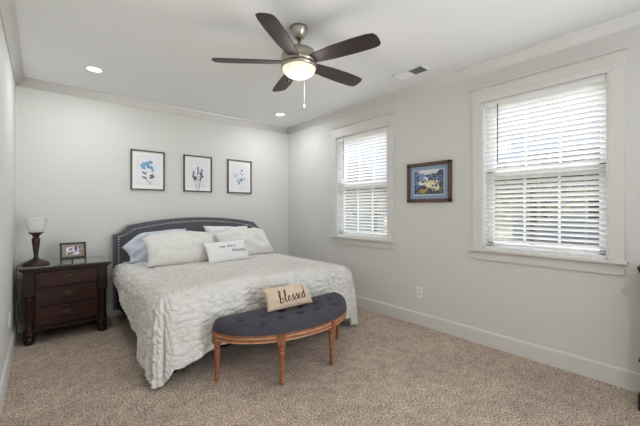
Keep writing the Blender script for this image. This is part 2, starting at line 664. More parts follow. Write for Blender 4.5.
def fold(d, flare):
    """outward and downward travel of the cloth d metres past the edge"""
    q = PI / 2 * RC
    if d <= 0:
        return 0, 0
    if d < q:
        a = d / RC
        return RC * math.sin(a), RC * (1 - math.cos(a))
    e = d - q
    return RC + e * math.sin(flare), RC + e * math.cos(flare)


def crinkle(u_, v_):
    w = noise.noise(Vector((u_ * 3, v_ * 3, 1.7))) * 0.9
    rows = math.sin(v_ * 2 * PI / 0.045 + w * 5 + 2.2 * noise.noise(Vector((u_ * 13, v_ * 6, 4.2))))
    n1 = noise.noise(Vector((u_ * 15 + w, v_ * 21, 0.3)))
    n2 = noise.noise(Vector((u_ * 31, v_ * 40, 7.3)))
    puffs = min(1.0, abs(n1) * 3.2) + 0.6 * min(1.0, abs(n2) * 3.0)
    return 0.0022 * rows + 0.0130 * (puffs - 0.9)


def sstep(t_):
    t_ = max(0.0, min(1.0, t_))
    return t_ * t_ * (3 - 2 * t_)


def side_drop(sgn, v_):
    """how far the cloth hangs past the long edges; the left hem rides up towards the headboard"""
    near = sstep((0.42 - v_) / 0.42)
    if sgn < 0:
        far = 0.49 - 0.26 * sstep((v_ - 0.25) / 1.6)
        return far + (SIDE - far) * near
    return 0.50 + (SIDE - 0.50) * near


def foot_drop(u_):
    return 0.54 + (FOOT - 0.54) * sstep((abs(u_) - HX + 0.40) / 0.40)


def comforter_point(U, V):
    """U beyond +-1 hangs at the sides, V below 0 hangs past the foot (0..1 of the hanging length)"""
    sgn = 1 if U > 0 else -1
    eu, ev = max(abs(U) - 1, 0), max(-V, 0)
    uf = max(-1, min(1, U)) * HX
    vf = max(V, 0)
    corner, phi = 0.0, 0.0
    if eu > 0 and ev > 0:               # corner fold
        t_ = 0.5 * ev / eu if eu >= ev else 1 - 0.5 * eu / ev
        phi = PI / 2 * t_
        corner = math.sin(2 * phi)
        d = max(eu, ev) * (SIDE + (FOOT - SIDE) * t_ + 0.12 * corner)
        cu_, cv_ = U * 0.6 * HX, V * 0.5
    elif eu > 0:
        d = eu * side_drop(sgn, vf)
    elif ev > 0:
        d = ev * foot_drop(uf)
        phi = PI / 2
    else:
        d = 0.0
    # surface coordinates for the crinkle pattern
    su = uf + sgn * (d if phi < 1.5 else 0) * math.cos(phi)
    sv = vf - d * math.sin(phi) + (0.0 if corner == 0 else 0.3 * phi)
    cr_ = crinkle(su, sv)
    puff = 0.030 * (1 - min(1, abs(uf) / HX) ** 4) + 0.012 * noise.noise(Vector((uf * 1.7, vf * 1.7, 9.1)))
    if d == 0:
        return Vector((uf, Y0F + vf, TOPZ + puff + cr_))
    s_edge = vf if phi < 1e-6 else uf
    wave = (math.sin(s_edge * 7.0 + 0.8) * 0.05 + math.sin(s_edge * 13.0) * 0.035) if corner == 0 else 0.0
    fade = min(1, abs(HX - abs(uf)) / 0.2 if phi > 1.5 else vf / 0.2)
    flare = 0.06 - 0.03 * corner + wave * fade
    if sgn > 0 and phi < 1.5:
        flare += 0.12 * (1 - phi / 1.5)
    out, drop = fold(d, flare)
    out += corner * min(1, d / 0.4) * (0.030 * math.sin(phi * 9.0 + 0.6) + 0.014 * math.sin(phi * 21))
    fx, fy = sgn * math.cos(phi), -math.sin(phi)
    side = min(1, d / 0.15)
    p = Vector((uf + fx * (out + cr_ * side), Y0F + vf + fy * (out + cr_ * side), TOPZ + puff * max(0.3, 1 - d * 3) - drop + cr_ * (1 - side)))
    lowz = 0.018 + 0.010 * (1 + math.sin(phi * 26 + d * 20))
    if p.z < lowz:
        over = lowz - p.z
        p.z = lowz
        p.x += fx * over * 0.3
        p.y += fy * over * 0.3
    return p


bm = B()
L_ = Y1H - Y0F
Us = [-2 + k / 110 for k in range(110)] + [-1 + 2 * k / 190 for k in range(190)] + [1 + k / 60 for k in range(61)]
Vs = [-1 + k / 100 for k in range(100)] + [L_ * k / 180 for k in range(181)]
grid = [[bm.verts.new(comforter_point(a, c_)) for c_ in Vs] for a in Us]
for i in range(len(Us) - 1):
    for j in range(len(Vs) - 1):
        bm.faces.new((grid[i][j], grid[i + 1][j], grid[i + 1][j + 1], grid[i][j + 1])).smooth = True
cf = obj('comforter', bm, M['quilt'], None)
# origin on the bed centre
off = Vector((BX, 3.65, 0.0))
cf.data.transform(Matrix.Translation((0, -3.65, 0)))
cf.location = off
sol = cf.modifiers.new('thickness', 'SOLIDIFY')
sol.thickness = 0.012
sol.offset = 0.0
tag(cf, 'white crinkled comforter draped over the king bed to the carpet', 'comforter')


# pillows ------------------------------------------------------------------
def pillow_fn(w, h, t, pinch, seed, stripes=0, wrinkle=0.004, sag=0.0, droop=0.0):
    def f(u_, v_, side):
        # u_, v_ in -1..1 ; returns local point (x, y, z), front is -y
        edge = (1 - abs(u_) ** 2.6) * (1 - abs(v_) ** 2.6)
        th = t * 0.5 * max(edge, 0) ** 0.55
        px = u_ * w / 2 * (1 - pinch * (1 - v_ * v_) * abs(u_) ** 2)
        pz = h / 2 + v_ * h / 2 * (1 - pinch * (0.9 if v_ > 0 else -0.35) * (1 - u_ * u_) * abs(v_) ** 2)
        wr = wrinkle * noise.noise(Vector((u_ * 2.4 + seed, v_ * 2.4, side * 2.0))) * (0.3 + edge)
        st = 0.0
        if stripes:
            st = 0.0055 * math.sin(u_ * PI * stripes + 0.6 * noise.noise(Vector((u_ * 9, v_ * 4, seed)))) * min(1, edge * 4)
        y = side * (th + st + wr)
        pz -= sag * (v_ + 1) * 0.5 * h * (u_ * u_ - 0.4)
        if droop < 0 and u_ > 0:
            pz += droop * u_ ** 1.3 * (v_ + 1) * 0.5
            px += droop * 0.5 * u_ * (v_ + 1) * 0.5
        if droop > 0 and u_ < -0.3:
            k = ((-u_ - 0.3) / 0.7) ** 1.4
            pz -= droop * k * (v_ + 1) * 0.5
            px += droop * 0.25 * k * (1 - v_) * 0.5
        return Vector((px, y, pz))
    return f


def pillow(name, label, w, h, t, loc, lean, yaw, m, seed, pinch=0.07, stripes=0, wrinkle=0.010, roll=0.0, sag=0.0, nu=64, nv=36, group=None, droop=0.0):
    fn = pillow_fn(w, h, t, pinch, seed, stripes, wrinkle, sag, droop)
    bm = B()
    gr = {}
    for side in (-1, 1):
        for i in range(nu + 1):
            for j in range(nv + 1):
                u_, v_ = -1 + 2 * i / nu, -1 + 2 * j / nv
                rim = i in (0, nu) or j in (0, nv)
                key = (i, j) if rim else (i, j, side)
                if key not in gr:
                    p = fn(u_, v_, side)
                    if rim:
                        p.y = 0
                    gr[key] = bm.verts.new(p)

    def g(i, j, s):
        return gr.get((i, j)) or gr[(i, j, s)]
    for side in (-1, 1):
        for i in range(nu):
            for j in range(nv):
                q = bm.faces.new((g(i, j, side), g(i + 1, j, side), g(i + 1, j + 1, side), g(i, j + 1, side)))
                q.smooth = True
    o = obj(name, bm, m, None, loc, (-lean, roll, yaw))
    o.rotation_mode = 'XYZ'
    tag(o, label, 'pillow', group)
    return o, fn


PG = 'pillows at the head of the bed'
pillow('pillow', 'pale blue pillow at the back left against the headboard', 0.78, 0.42, 0.20, (1.10, 4.32, 0.715), R_(35), 0, M['pale_blue'], 3.1, 0.10, 0, 0.08, group=PG, roll=R_(-2), droop=0.20)
pillow('pillow', 'white pillow at the back right against the headboard', 0.70, 0.42, 0.18, (2.04, 4.32, 0.74), R_(33), R_(2), M['white_cotton'], 8.7, 0.11, 0, 0.05, group=PG, roll=R_(2))
pillow('pillow', 'cream striped sham pillow leaning at the left of the bed', 0.84, 0.43, 0.26, (1.26, 3.87, 0.715), R_(40), R_(1), M['sham'], 1.3, 0.08, 20, 0.04, group=PG, sag=0.10, droop=0.03)
pillow('pillow', 'cream striped sham pillow leaning at the right of the bed', 0.82, 0.42, 0.26, (2.13, 3.98, 0.712), R_(38), R_(7), M['sham'], 5.3, 0.08, 20, 0.04, group=PG, sag=0.06, roll=R_(-2))
lum, lfn = pillow('lumbar_pillow', 'small white lumbar pillow with two lines of dark script', 0.57, 0.265, 0.15, (1.715, 3.69, 0.715), R_(31), R_(9), M['white_cotton'], 2.2, 0.06, 0, 0.006, group=PG)

# two small script lines embroidered on the lumbar pillow
def text_mesh(body, size, shear, w, h, fn, cx, cz, m, parent, lift=0.003, name='lettering'):
    cu = bpy.data.curves.new('txt', 'FONT')
    cu.body = body
    cu.size = size
    cu.shear = shear
    cu.align_x = 'CENTER'
    cu.offset = -0.0009
    to = bpy.data.objects.new('txt', cu)
    C.objects.link(to)
    dg = bpy.context.evaluated_depsgraph_get()
    me = bpy.data.meshes.new_from_object(to.evaluated_get(dg))
    bpy.data.objects.remove(to)
    bm = bmesh.new()
    bm.from_mesh(me)
    for v in bm.verts:
        x, z = v.co.x + cx, v.co.y + cz
        u_, v_ = x / (w / 2), (z - h / 2) / (h / 2)
        p = fn(u_, v_, -1)
        v.co = Vector((x, p.y - lift, z))
    r = bmesh.ops.extrude_face_region(bm, geom=bm.faces[:])
    for v in [q for q in r['geom'] if isinstance(q, bmesh.types.BMVert)]:
        v.co.y += lift
    return obj(name, bm, m, parent)


text_mesh('hey there', 0.056, 0.25, 0.57, 0.265, lfn, -0.03, 0.150, M['ink_soft'], lum)
text_mesh('beautiful', 0.062, 0.25, 0.57, 0.265, lfn, 0.11, 0.090, M['ink_soft'], lum)

# ------------------------------------------------------------------ bench
bench = thing('bench', 'half moon bench with tufted slate cushion and turned honey wood legs', 'bench', (1.672, 2.50, 0))
BA, BD = 0.665, 0.455


def moon(a, d, yb, n_=40):
    pts = []
    for k in range(n_ + 1):
        t_ = PI + PI * k / n_
        pts.append((a * math.cos(t_), yb + d * math.sin(t_) * 1.0))
    return pts


bm = B()
prism(bm, moon(BA, BD, 0.0), 'z', 0.330, 0.372)
prism(bm, moon(BA + 0.004, BD + 0.004, 0.0), 'z', 0.372, 0.388)
rail = obj('seat_rail', bm, M['oak'], bench)
bm = B()
for zz in (0.366, 0.336):
    tube(bm, [(x, y, zz) for x, y in moon(BA + 0.001, BD + 0.001, 0.0, 48)], 0.0045, 6)
obj('bead', bm, M['oak_pale'], rail)
# cushion: dome with diamond tufting
tufts = [(1.26 + 0.185 * k - 1.672, -0.305) for k in range(5)] + [(1.17 + 0.185 * k - 1.672, -0.155) for k in range(6)]
bm = B()
NR, NA = 80, 180
ctr = (0.0, -0.19)
out = moon(BA + 0.002, BD + 0.002, 0.0, 64)


def ray_edge(a):
    """distance from the cushion centre to its outline in direction a"""
    dx, dy = math.cos(a), math.sin(a)
    best = 9
    t1 = (0.0 - ctr[1]) / dy if dy > 1e-6 else 9
    if t1 > 0:
        best = t1
    A_, Bb = BA + 0.002, BD + 0.002
    qa = (dx / A_) ** 2 + (dy / Bb) ** 2
    qb = 2 * (ctr[0] * dx / A_ ** 2 + ctr[1] * dy / Bb ** 2)
    qc = (ctr[0] / A_) ** 2 + (ctr[1] / Bb) ** 2 - 1
    t2 = (-qb + math.sqrt(qb * qb - 4 * qa * qc)) / (2 * qa)
    return min(best, t2)


def cushion_z(x, y, e):
    z = 0.388 + 0.098 * (1 - (1 - min(1, e / 0.085)) ** 3.0) ** 0.5 if e > 0 else 0.388
    for tx, ty in tufts:
        d2 = (x - tx) ** 2 + (y - ty) ** 2
        z -= 0.046 * math.exp(-d2 / 0.0007) + 0.014 * math.exp(-d2 / 0.006)
    return z


rings = []
for k in range(NR + 1):
    f = 1 - (k / NR) ** 1.4 if k < NR else 0
    ring = []
    for i in range(NA):
        a = 2 * PI * i / NA
        L = ray_edge(a)
        x, y = ctr[0] + math.cos(a) * L * f, ctr[1] + math.sin(a) * L * f
        e = L * (1 - f)
        ring.append(bm.verts.new((x, y, cushion_z(x, y, e))))
        if k == NR:
            break
    rings.append(ring)
base = [bm.verts.new((v.co.x, v.co.y, 0.380)) for v in rings[0]]
for i in range(NA):
    j = (i + 1) % NA
    bm.faces.new((base[i], base[j], rings[0][j], rings[0][i])).smooth = True
    for k in range(NR - 1):
        bm.faces.new((rings[k][i], rings[k][j], rings[k + 1][j], rings[k + 1][i])).smooth = True
    bm.faces.new((rings[NR - 1][i], rings[NR - 1][j], rings[NR][0])).smooth = True
cu = obj('cushion', bm, M['velvet'], bench)
for tx, ty in tufts:
    bm = B()
    z = cushion_z(tx, ty, 0.2) + 0.004
    bmesh.ops.create_icosphere(bm, subdivisions=2, radius=0.011, matrix=Matrix.Translation((tx, ty, z + 0.001)) @ Matrix.Diagonal((1, 1, 0.5, 1)))
    smooth_all(bm)
    obj('tuft_button', bm, M['velvet'], cu)
LP = [(0.013, 0.0), (0.016, 0.006), (0.019, 0.02), (0.0185, 0.035), (0.0145, 0.042), (0.0185, 0.05), (0.0145, 0.058), (0.016, 0.07), (0.022, 0.215),
      (0.0225, 0.222), (0.019, 0.228), (0.026, 0.238), (0.026, 0.246), (0.019, 0.252), (0.024, 0.262), (0.024, 0.29)]
for lx, ly in ((1.032, 2.462), (1.388, 2.098), (1.885, 2.085), (2.312, 2.464)):
    bm = B()
    x, y = lx - 1.672, ly - 2.5
    prof = []
    for (r0, z0), (r1_, z1) in zip(LP[:-1], LP[1:]):
        for k in range(3):
            prof.append((r0 + (r1_ - r0) * k / 3, z0 + (z1 - z0) * k / 3))
    prof.append(LP[-1])
    lathe(bm, prof, 40, x, y, flute=10, depth=0.004, zr=(0.072, 0.212))
    a = math.atan2(y + 0.0, x)
    m = Matrix.Translation((x, y, 0)) @ Matrix.Rotation(a, 4, 'Z')
    box(bm, -0.027, 0.030, -0.029, 0.029, 0.296, 0.386, 0.003, 0, m)
    leg = obj('leg', bm, M['oak'], bench)

# blessed pillow
bl, bfn = pillow('accent_pillow', 'small beige linen pillow with black blessed script on the bench', 0.475, 0.195, 0.12, (1.645, 2.335, 0.487), R_(27), R_(-1), M['burlap'], 6.6, 0.06, 0, 0.008, droop=-0.035)
STROKES = {
    'b': [[(0.0, 0.25), (0.22, 1.1), (0.34, 2.0), (0.22, 2.25), (0.12, 1.6), (0.10, 0.6), (0.16, 0.1), (0.42, 0.0), (0.62, 0.4), (0.45, 0.85), (0.22, 0.7)], [(0.58, 0.62), (0.80, 0.62), (0.95, 0.55)]],
    'l': [[(0.0, 0.45), (0.25, 1.2), (0.36, 2.0), (0.24, 2.2), (0.14, 1.5), (0.12, 0.5), (0.22, 0.04), (0.42, 0.12), (0.55, 0.4)]],
    'e': [[(0.0, 0.4), (0.3, 0.5), (0.44, 0.8), (0.3, 1.02), (0.12, 0.8), (0.1, 0.35), (0.26, 0.02), (0.5, 0.12), (0.64, 0.4)]],
    's': [[(0.0, 0.3), (0.22, 0.75), (0.32, 1.12), (0.36, 0.8), (0.46, 0.4), (0.36, 0.04), (0.14, 0.02), (0.06, 0.18)], [(0.40, 0.1), (0.52, 0.15), (0.60, 0.3)]],
    'd': [[(0.50, 0.80), (0.30, 1.0), (0.10, 0.7), (0.12, 0.15), (0.32, 0.02), (0.50, 0.5), (0.60, 1.4), (0.64, 2.2)], [(0.60, 1.4), (0.52, 0.5), (0.58, 0.05), (0.74, 0.05), (0.88, 0.35)]],
}
ADV = {'b': 0.88, 'l': 0.56, 'e': 0.66, 's': 0.60, 'd': 0.9}
SX, SZ = 0.057, 0.047
tot = sum(ADV[c] for c in 'blessed') * SX
bm = B()
px0 = -tot / 2 + 0.008
pw, ph = 0.475, 0.195
for ch in 'blessed':
    for st in STROKES[ch]:
        cur = catmull([(px0 + x * SX, 0, 0.044 + z * SZ + (px0 + x * SX) * 0.05) for x, z in st], 7)
        pts, rad = [], []
        for k, p in enumerate(cur):
            u_, v_ = p.x / (pw / 2), (p.z - ph / 2) / (ph / 2)
            y = bfn(u_, v_, -1).y
            pts.append((p.x, y - 0.0008, p.z))
            q = cur[min(k + 1, len(cur) - 1)] - cur[max(k - 1, 0)]
            down = abs(q.z) / max(q.length, 1e-6) if q.z < 0 else 0.25
            rad.append(0.0020 + 0.0026 * down)
        tube(bm, pts, rad, 8)
    px0 += ADV[ch] * SX
obj('lettering', bm, M['ink'], bl)

# ------------------------------------------------------------------ nightstand
NX0, NX1, NY0, NY1 = -0.150, 0.545, 4.27, 4.765
ncx = (NX0 + NX1) / 2
ns = thing('nightstand', 'dark mahogany nightstand with three drawers and fluted corner columns', 'nightstand', (ncx, (NY0 + NY1) / 2, 0))
hw, hd = (NX1 - NX0) / 2, (NY1 - NY0) / 2
bm = B()
box(bm, -hw + 0.02, hw - 0.02, -hd + 0.035, hd - 0.005, 0.125, 0.72, 0.004)
obj('body', bm, M['wood'], ns)
bm = B()
box(bm, -hw - 0.012, hw + 0.012, -hd - 0.012, hd, 0.715, 0.735, 0.006)
box(bm, -hw - 0.030, hw + 0.030, -hd - 0.030, hd, 0.733, 0.757, 0.008)
top = obj('top', bm, M['wood'], ns)
bm = B()
box(bm, -hw - 0.018, hw + 0.018, -hd - 0.016, hd - 0.01, 0.757, 0.766, 0.002)
obj('stone_inset', bm, M['stone'], top)
bm = B()   # carved base moulding
box(bm, -hw + 0.03, hw - 0.03, -hd + 0.006, hd - 0.01, 0.128, 0.152, 0.004)
for k in range(30):
    x = -hw + 0.06 + k * (2 * hw - 0.12) / 29
    bmesh.ops.create_icosphere(bm, subdivisions=1, radius=0.012, matrix=Matrix.Translation((x, -hd + 0.008, 0.140)) @ Matrix.Rotation(0.6, 4, 'Y') @ Matrix.Diagonal((1, 0.7, 0.7, 1)))
obj('base_moulding', bm, M['wood'], ns)
for z0, z1 in ((0.555, 0.700), (0.372, 0.535), (0.180, 0.352)):
    bm = B()
    box(bm, -hw + 0.095, hw - 0.095, -hd + 0.012, -hd + 0.05, z0, z1, 0.006)
    dr = obj('drawer', bm, M['wood_h'], ns)
    bm = B()
    zc = (z0 + z1) / 2 + 0.01
    for r in (Matrix.Translation((0, -hd + 0.010, zc)) @ Matrix.Diagonal((0.048, 0.006, 0.024, 1)),
              Matrix.Translation((0, -hd + 0.008, zc + 0.012)) @ Matrix.Diagonal((0.026, 0.007, 0.016, 1))):
        bmesh.ops.create_icosphere(bm, subdivisions=3, radius=1.0, matrix=r)
    smooth_all(bm)
    tube(bm, catmull([(-0.036, -hd + 0.004, zc + 0.004), (-0.032, -hd - 0.014, zc - 0.006), (0, -hd - 0.018, zc - 0.014), (0.032, -hd - 0.014, zc - 0.006), (0.036, -hd + 0.004, zc + 0.004)], 5), 0.0042, 8)
    obj('handle', bm, M['pull'], dr)
COL = [(0.040, 0.132), (0.044, 0.142), (0.044, 0.156), (0.036, 0.163), (0.040, 0.174), (0.040, 0.186), (0.034, 0.194), (0.036, 0.205), (0.036, 0.24),
       (0.036, 0.30), (0.036, 0.36), (0.036, 0.415), (0.034, 0.424), (0.041, 0.434), (0.041, 0.446), (0.035, 0.453), (0.044, 0.466), (0.044, 0.480)]
FT = [(0.030, 0.0), (0.038, 0.006), (0.046, 0.03), (0.046, 0.05), (0.036, 0.068), (0.034, 0.076), (0.046, 0.088), (0.048, 0.105), (0.044, 0.120), (0.040, 0.132)]
for s in (-1, 1):
    bm = B()
    lathe(bm, COL, 48, s * (hw - 0.045), -hd + 0.045, flute=12, depth=0.006, zr=(0.20, 0.418))
    box(bm, s * (hw - 0.045) - 0.043, s * (hw - 0.045) + 0.043, -hd + 0.002, -hd + 0.09, 0.478, 0.716, 0.003)
    obj('column', bm, M['wood'], ns)
for s in (-1, 1):
    for yy in (-hd + 0.045, hd - 0.055):
        bm = B()
        lathe(bm, FT, 28, s * (hw - 0.045), yy)
        obj('foot', bm, M['wood'], ns)

# lamp -----------------------------------------------------------------------
lamp = thing('table_lamp', 'dark bronze table lamp with frosted glass bell shade on nightstand', 'lamp', (-0.055, 4.42, 0.766))
bm = B()
lathe(bm, [(0.108, 0.0), (0.112, 0.008), (0.106, 0.020), (0.086, 0.034), (0.058, 0.050), (0.030, 0.062), (0.024, 0.07)], 40, flute=12, depth=0.006, zr=(0.015, 0.055))
obj('base', bm, M['bronze'], lamp)
bm = B()
lathe(bm, [(0.024, 0.066), (0.017, 0.085), (0.017, 0.10), (0.022, 0.14), (0.033, 0.24), (0.035, 0.268), (0.026, 0.276), (0.022, 0.284), (0.030, 0.292), (0.028, 0.302), (0.050, 0.318), (0.060, 0.326), (0.058, 0.332)], 32)
obj('stem', bm, M['bronze'], lamp)
bm = B()
lathe(bm, [(0.050, 0.330), (0.062, 0.345), (0.072, 0.372), (0.078, 0.405), (0.085, 0.44), (0.096, 0.472), (0.100, 0.478), (0.097, 0.480), (0.082, 0.442), (0.074, 0.405), (0.068, 0.374), (0.058, 0.348), (0.046, 0.334)], 40, cap=False)
obj('lamp_shade', bm, M['frost'], lamp)
bm = B()
tube(bm, catmull([(-0.10, 0.02, 0.008), (-0.135, 0.03, 0.006), (-0.146, 0.03, -0.03), (-0.150, 0.02, -0.20), (-0.143, 0.03, -0.36), (-0.140, 0.10, -0.52), (-0.140, 0.20, -0.60)], 8), 0.0035, 7)
obj('cord', bm, M['black'], lamp)

# small photo on the nightstand
pf = thing('photo_frame', 'small dark photo frame standing on the nightstand', 'photo frame', (0.253, 4.44, 0.769), (R_(-12), 0, R_(4)))
bm = B()
w, h = 0.115, 0.205
box(bm, -w, w, -0.008, 0.008, h - 0.018, h, 0.003)
box(bm, -w, -w + 0.018, -0.008, 0.008, 0.0, h, 0.003)
box(bm, w - 0.018, w, -0.008, 0.008, 0.0, h, 0.003)
box(bm, -w, w, -0.010, 0.008, 0.022, 0.052, 0.003)
obj('frame', bm, M['black'], pf)
bm = B()
box(bm, -w + 0.015, w - 0.015, -0.002, 0.004, 0.045, h - 0.014)
obj('mat_board', bm, mat('taupe_mat', lin(140, 128, 112), 0.8, col2=lin(160, 148, 130), scale=20), pf)
bm = B()
box(bm, -0.062, 0.062, -0.0035, -0.001, 0.072, 0.160)
ph_ = mat('photo_print', lin(60, 50, 70), 0.35, col2=lin(226, 220, 232), scale=30, lo=0.45, hi=0.58)
obj('photo', bm, ph_, pf)
bm = B()
tube(bm, [(0, 0.008, 0.13), (0, 0.086, 0.017)], 0.006, 8)
obj('easel_leg', bm, M['black'], pf)

# ------------------------------------------------------------------ framed prints on the back wall
PL = ['framed blue flower print, first from the nightstand side', 'framed lavender sprig print hanging in the middle',
      'framed print of small scattered blue blossoms nearest the window wall']


def blob(bm, cx, cz, rx, rz, ang, y, mi, n_=10, jit=0.15):
    vs = []
    for k in range(n_):
        a = 2 * PI * k / n_
        r = 1 + random.uniform(-jit, jit)
        x, z = rx * r * math.cos(a), rz * r * math.sin(a)
        vs.append(bm.verts.new((cx + x * math.cos(ang) - z * math.sin(ang), y, cz + x * math.sin(ang) + z * math.cos(ang))))
    f = bm.faces.new(vs)
    f.material_index = mi


def flower(kind):
    bm = B()
    y = [-0.0032]

    def P(*a, **k):
        y[0] -= 0.00002
        blob(bm, *a[:5], y[0], a[5], **k)
    if kind == 0:
        for q in range(7):
            P(0.0 + random.uniform(-.03, .03), -0.02 - q * 0.022, 0.004, 0.016, 0.1, 1)
        for q in range(16):
            P(random.gauss(-0.005, .028), 0.065 + random.gauss(0, .024), .024, .015, random.uniform(0, 3), 0)
        for q in (-1, 1, -1, 1, 1):
            P(q * random.uniform(.02, .045), -0.02 - random.uniform(0, .07), .028, .011, q * random.uniform(.3, .9), 1)
    elif kind == 1:
        for x, hh_ in ((-0.055, .03), (-0.005, .085), (0.045, .06), (.03, .02)):
            for q in range(9):
                P(x + random.uniform(-.008, .008), hh_ - q * 0.011, .009, .009, random.uniform(0, 3), 0)
            for q in range(10):
                P(x * (1 - q / 12), hh_ - .1 - q * .014, .0028, .010, 0, 1)
        for q in range(10):
            s = random.choice((-1, 1))
            P(s * random.uniform(.015, .06), -0.05 + random.uniform(-.03, .03), .022, .006, s * random.uniform(.5, 1.2), 1)
    else:
        for q in range(15):
            P(random.gauss(0, .035), -0.035 + random.gauss(0, .032), .015, .008, random.uniform(0, 3), 0)
        P(0.03, .085, .016, .012, .3, 2)
        P(0.015, .045, .012, .009, .8, 2)
        P(-0.04, .03, .009, .011, .8, 2)
        for q in range(8):
            P(random.gauss(0, .025), -0.05 + random.gauss(0, .03), .003, .018, random.uniform(-.7, .7), 1)
    return bm


for k, xc in enumerate((1.067, 1.727, 2.386)):
    w, h = 0.205, 0.262
    fr = thing('framed_print', PL[k], 'framed print', (xc, YB, 1.848), group='three botanical prints above the bed')
    bm = B()
    t_ = 0.017
    for s in (-1, 1):
        box(bm, s * (w - t_ / 2) - t_ / 2, s * (w - t_ / 2) + t_ / 2, -0.026, -0.002, -h, h, 0.002)
        box(bm, -w, w, -0.026, -0.002, s * (h - t_ / 2) - t_ / 2, s * (h - t_ / 2) + t_ / 2, 0.002)
    obj('frame', bm, M['frame_dark'], fr)
    bm = B()
    box(bm, -w + 0.01, w - 0.01, -0.012, -0.004, -h + 0.01, h - 0.01)
    obj('mat_board', bm, M['mat_white'], fr)
    bm = B()
    box(bm, -w + 0.06, w - 0.06, -0.0135, -0.0115, -h + 0.062, h - 0.062)
    pr = obj('print', bm, M['print'], fr)
    bm = flower(k)
    for v in bm.verts:
        v.co.y -= 0.0105
        v.co.x *= 1.15
        v.co.z *= 1.12
    obj('drawing', bm, [M['petal_lav'] if k == 1 else M['petal_blue'], M['leaf_dark'], M['petal_lav']], pr)
    bm = B()
    box(bm, -w + 0.012, w - 0.012, -0.0195, -0.018, -h + 0.012, h - 0.012)
    obj('glass', bm, M['picglass'], fr)

# painting on the window wall
pt = thing('framed_painting', 'brown framed painting with blue mat between the two windows', 'framed painting', (XR, 2.035, 1.635))
hwid, hht = 0.275, 0.224
bm = B()
t_ = 0.040
for s in (-1, 1):
    box(bm, -0.032, -0.002, s * (hwid - t_ / 2) - t_ / 2, s * (hwid - t_ / 2) + t_ / 2, -hht, hht, 0.006)
    box(bm, -0.032, -0.002, -hwid, hwid, s * (hht - t_ / 2) - t_ / 2, s * (hht - t_ / 2) + t_ / 2, 0.006)
obj('frame', bm, M['frame_wood'], pt)
bm = B()
box(bm, -0.014, -0.004, -hwid + 0.03, hwid - 0.03, -hht + 0.03, hht - 0.03)
obj('mat_board', bm, M['mat_blue'], pt)
aw, ah = 0.185, 0.135
bm = B()
box(bm, -0.0155, -0.0135, -aw, aw, -ah, ah)
rgb = [lin(70, 78, 96), lin(206, 204, 206), lin(110, 134, 182), lin(214, 208, 178), lin(52, 60, 76), lin(170, 150, 70), lin(90, 78, 60), lin(226, 226, 222)]
pm = [mat('paint_%s' % nme, c, 0.6, col2=tuple(min(1, q * 1.35) for q in c[:3]) + (1,), scale=45)
      for nme, c in zip(('slate', 'cloud', 'blue', 'cream', 'navy', 'ochre', 'umber', 'edge'), rgb)]
# y runs away from the viewer: +y is the left of the picture
yo = -0.016
rr = random.Random(4)
rects = [(-0.02, 0.11, 0.15, 0.030, 0, 1), (0.10, 0.06, 0.08, 0.045, .3, 2), (-0.05, 0.065, 0.07, 0.03, -.2, 2), (-0.15, 0.10, 0.035, 0.035, 0, 4), (0.165, 0.11, 0.025, 0.02, 0, 6),
         (0.135, 0.0, 0.05, 0.06, .5, 2), (-0.13, 0.02, 0.05, 0.06, 0, 0), (0.0, -0.01, 0.05, 0.055, .4, 3), (-0.065, -0.02, 0.06, 0.05, -.3, 3), (0.05, 0.02, 0.03, 0.05, .6, 7),
         (-0.10, -0.05, 0.03, 0.055, .2, 3), (0.02, -0.07, 0.05, 0.03, .2, 4), (0.10, -0.09, 0.05, 0.025, 0, 5), (0.15, -0.07, 0.03, 0.05, 0, 4), (-0.10, -0.11, 0.07, 0.018, 0, 4),
         (-0.02, 0.04, 0.02, 0.02, 0, 4), (-0.04, -0.055, 0.022, 0.02, 0, 7), (0.06, -0.11, 0.03, 0.015, 0, 5), (-0.15, -0.03, 0.02, 0.04, 0, 4), (0.0, 0.075, 0.03, 0.012, .3, 4)]
for q in range(90):
    yy, zz = rr.uniform(-0.17, 0.17), rr.uniform(-0.12, 0.09)
    pal = [0, 2, 4] if zz > 0.03 or abs(yy) > 0.11 else [3, 7, 3, 0, 6]
    if zz < -0.06:
        pal = [5, 4, 6, 2]
    rects.append((yy, zz, rr.uniform(.008, .022), rr.uniform(.006, .016), rr.uniform(0, 3), rr.choice(pal)))
for k, (yy, zz, ry, rz, an, mi) in enumerate(rects):
    vs = []
    for q in range(14):
        a = 2 * PI * q / 14
        r = 1 + rr.uniform(-.25, .25)
        p, z = ry * r * math.cos(a), rz * r * math.sin(a)
        y_ = yy + p * math.cos(an) - z * math.sin(an)
        z_ = zz + p * math.sin(an) + z * math.cos(an)
        vs.append(bm.verts.new((yo - k * 0.00002, max(-aw, min(aw, y_)), max(-ah, min(ah, z_)))))
    f = bm.faces.new(vs)
    f.material_index = mi
obj('painting', bm, pm, pt)
bm = B()
box(bm, -0.0165, -0.0145, -aw - 0.006, aw + 0.006, -ah - 0.008, -ah)
box(bm, -0.0165, -0.0145, -aw - 0.006, aw + 0.006, ah, ah + 0.006)
box(bm, -0.0165, -0.0145, -aw - 0.006, -aw, -ah, ah)
box(bm, -0.0165, -0.0145, aw, aw + 0.006, -ah, ah)
obj('mat_bevel', bm, M['mat_white'], pt)
bm = B()
box(bm, -0.0235, -0.022, -hwid + 0.03, hwid - 0.03, -hht + 0.03, hht - 0.03)
obj('glass', bm, M['picglass'], pt)

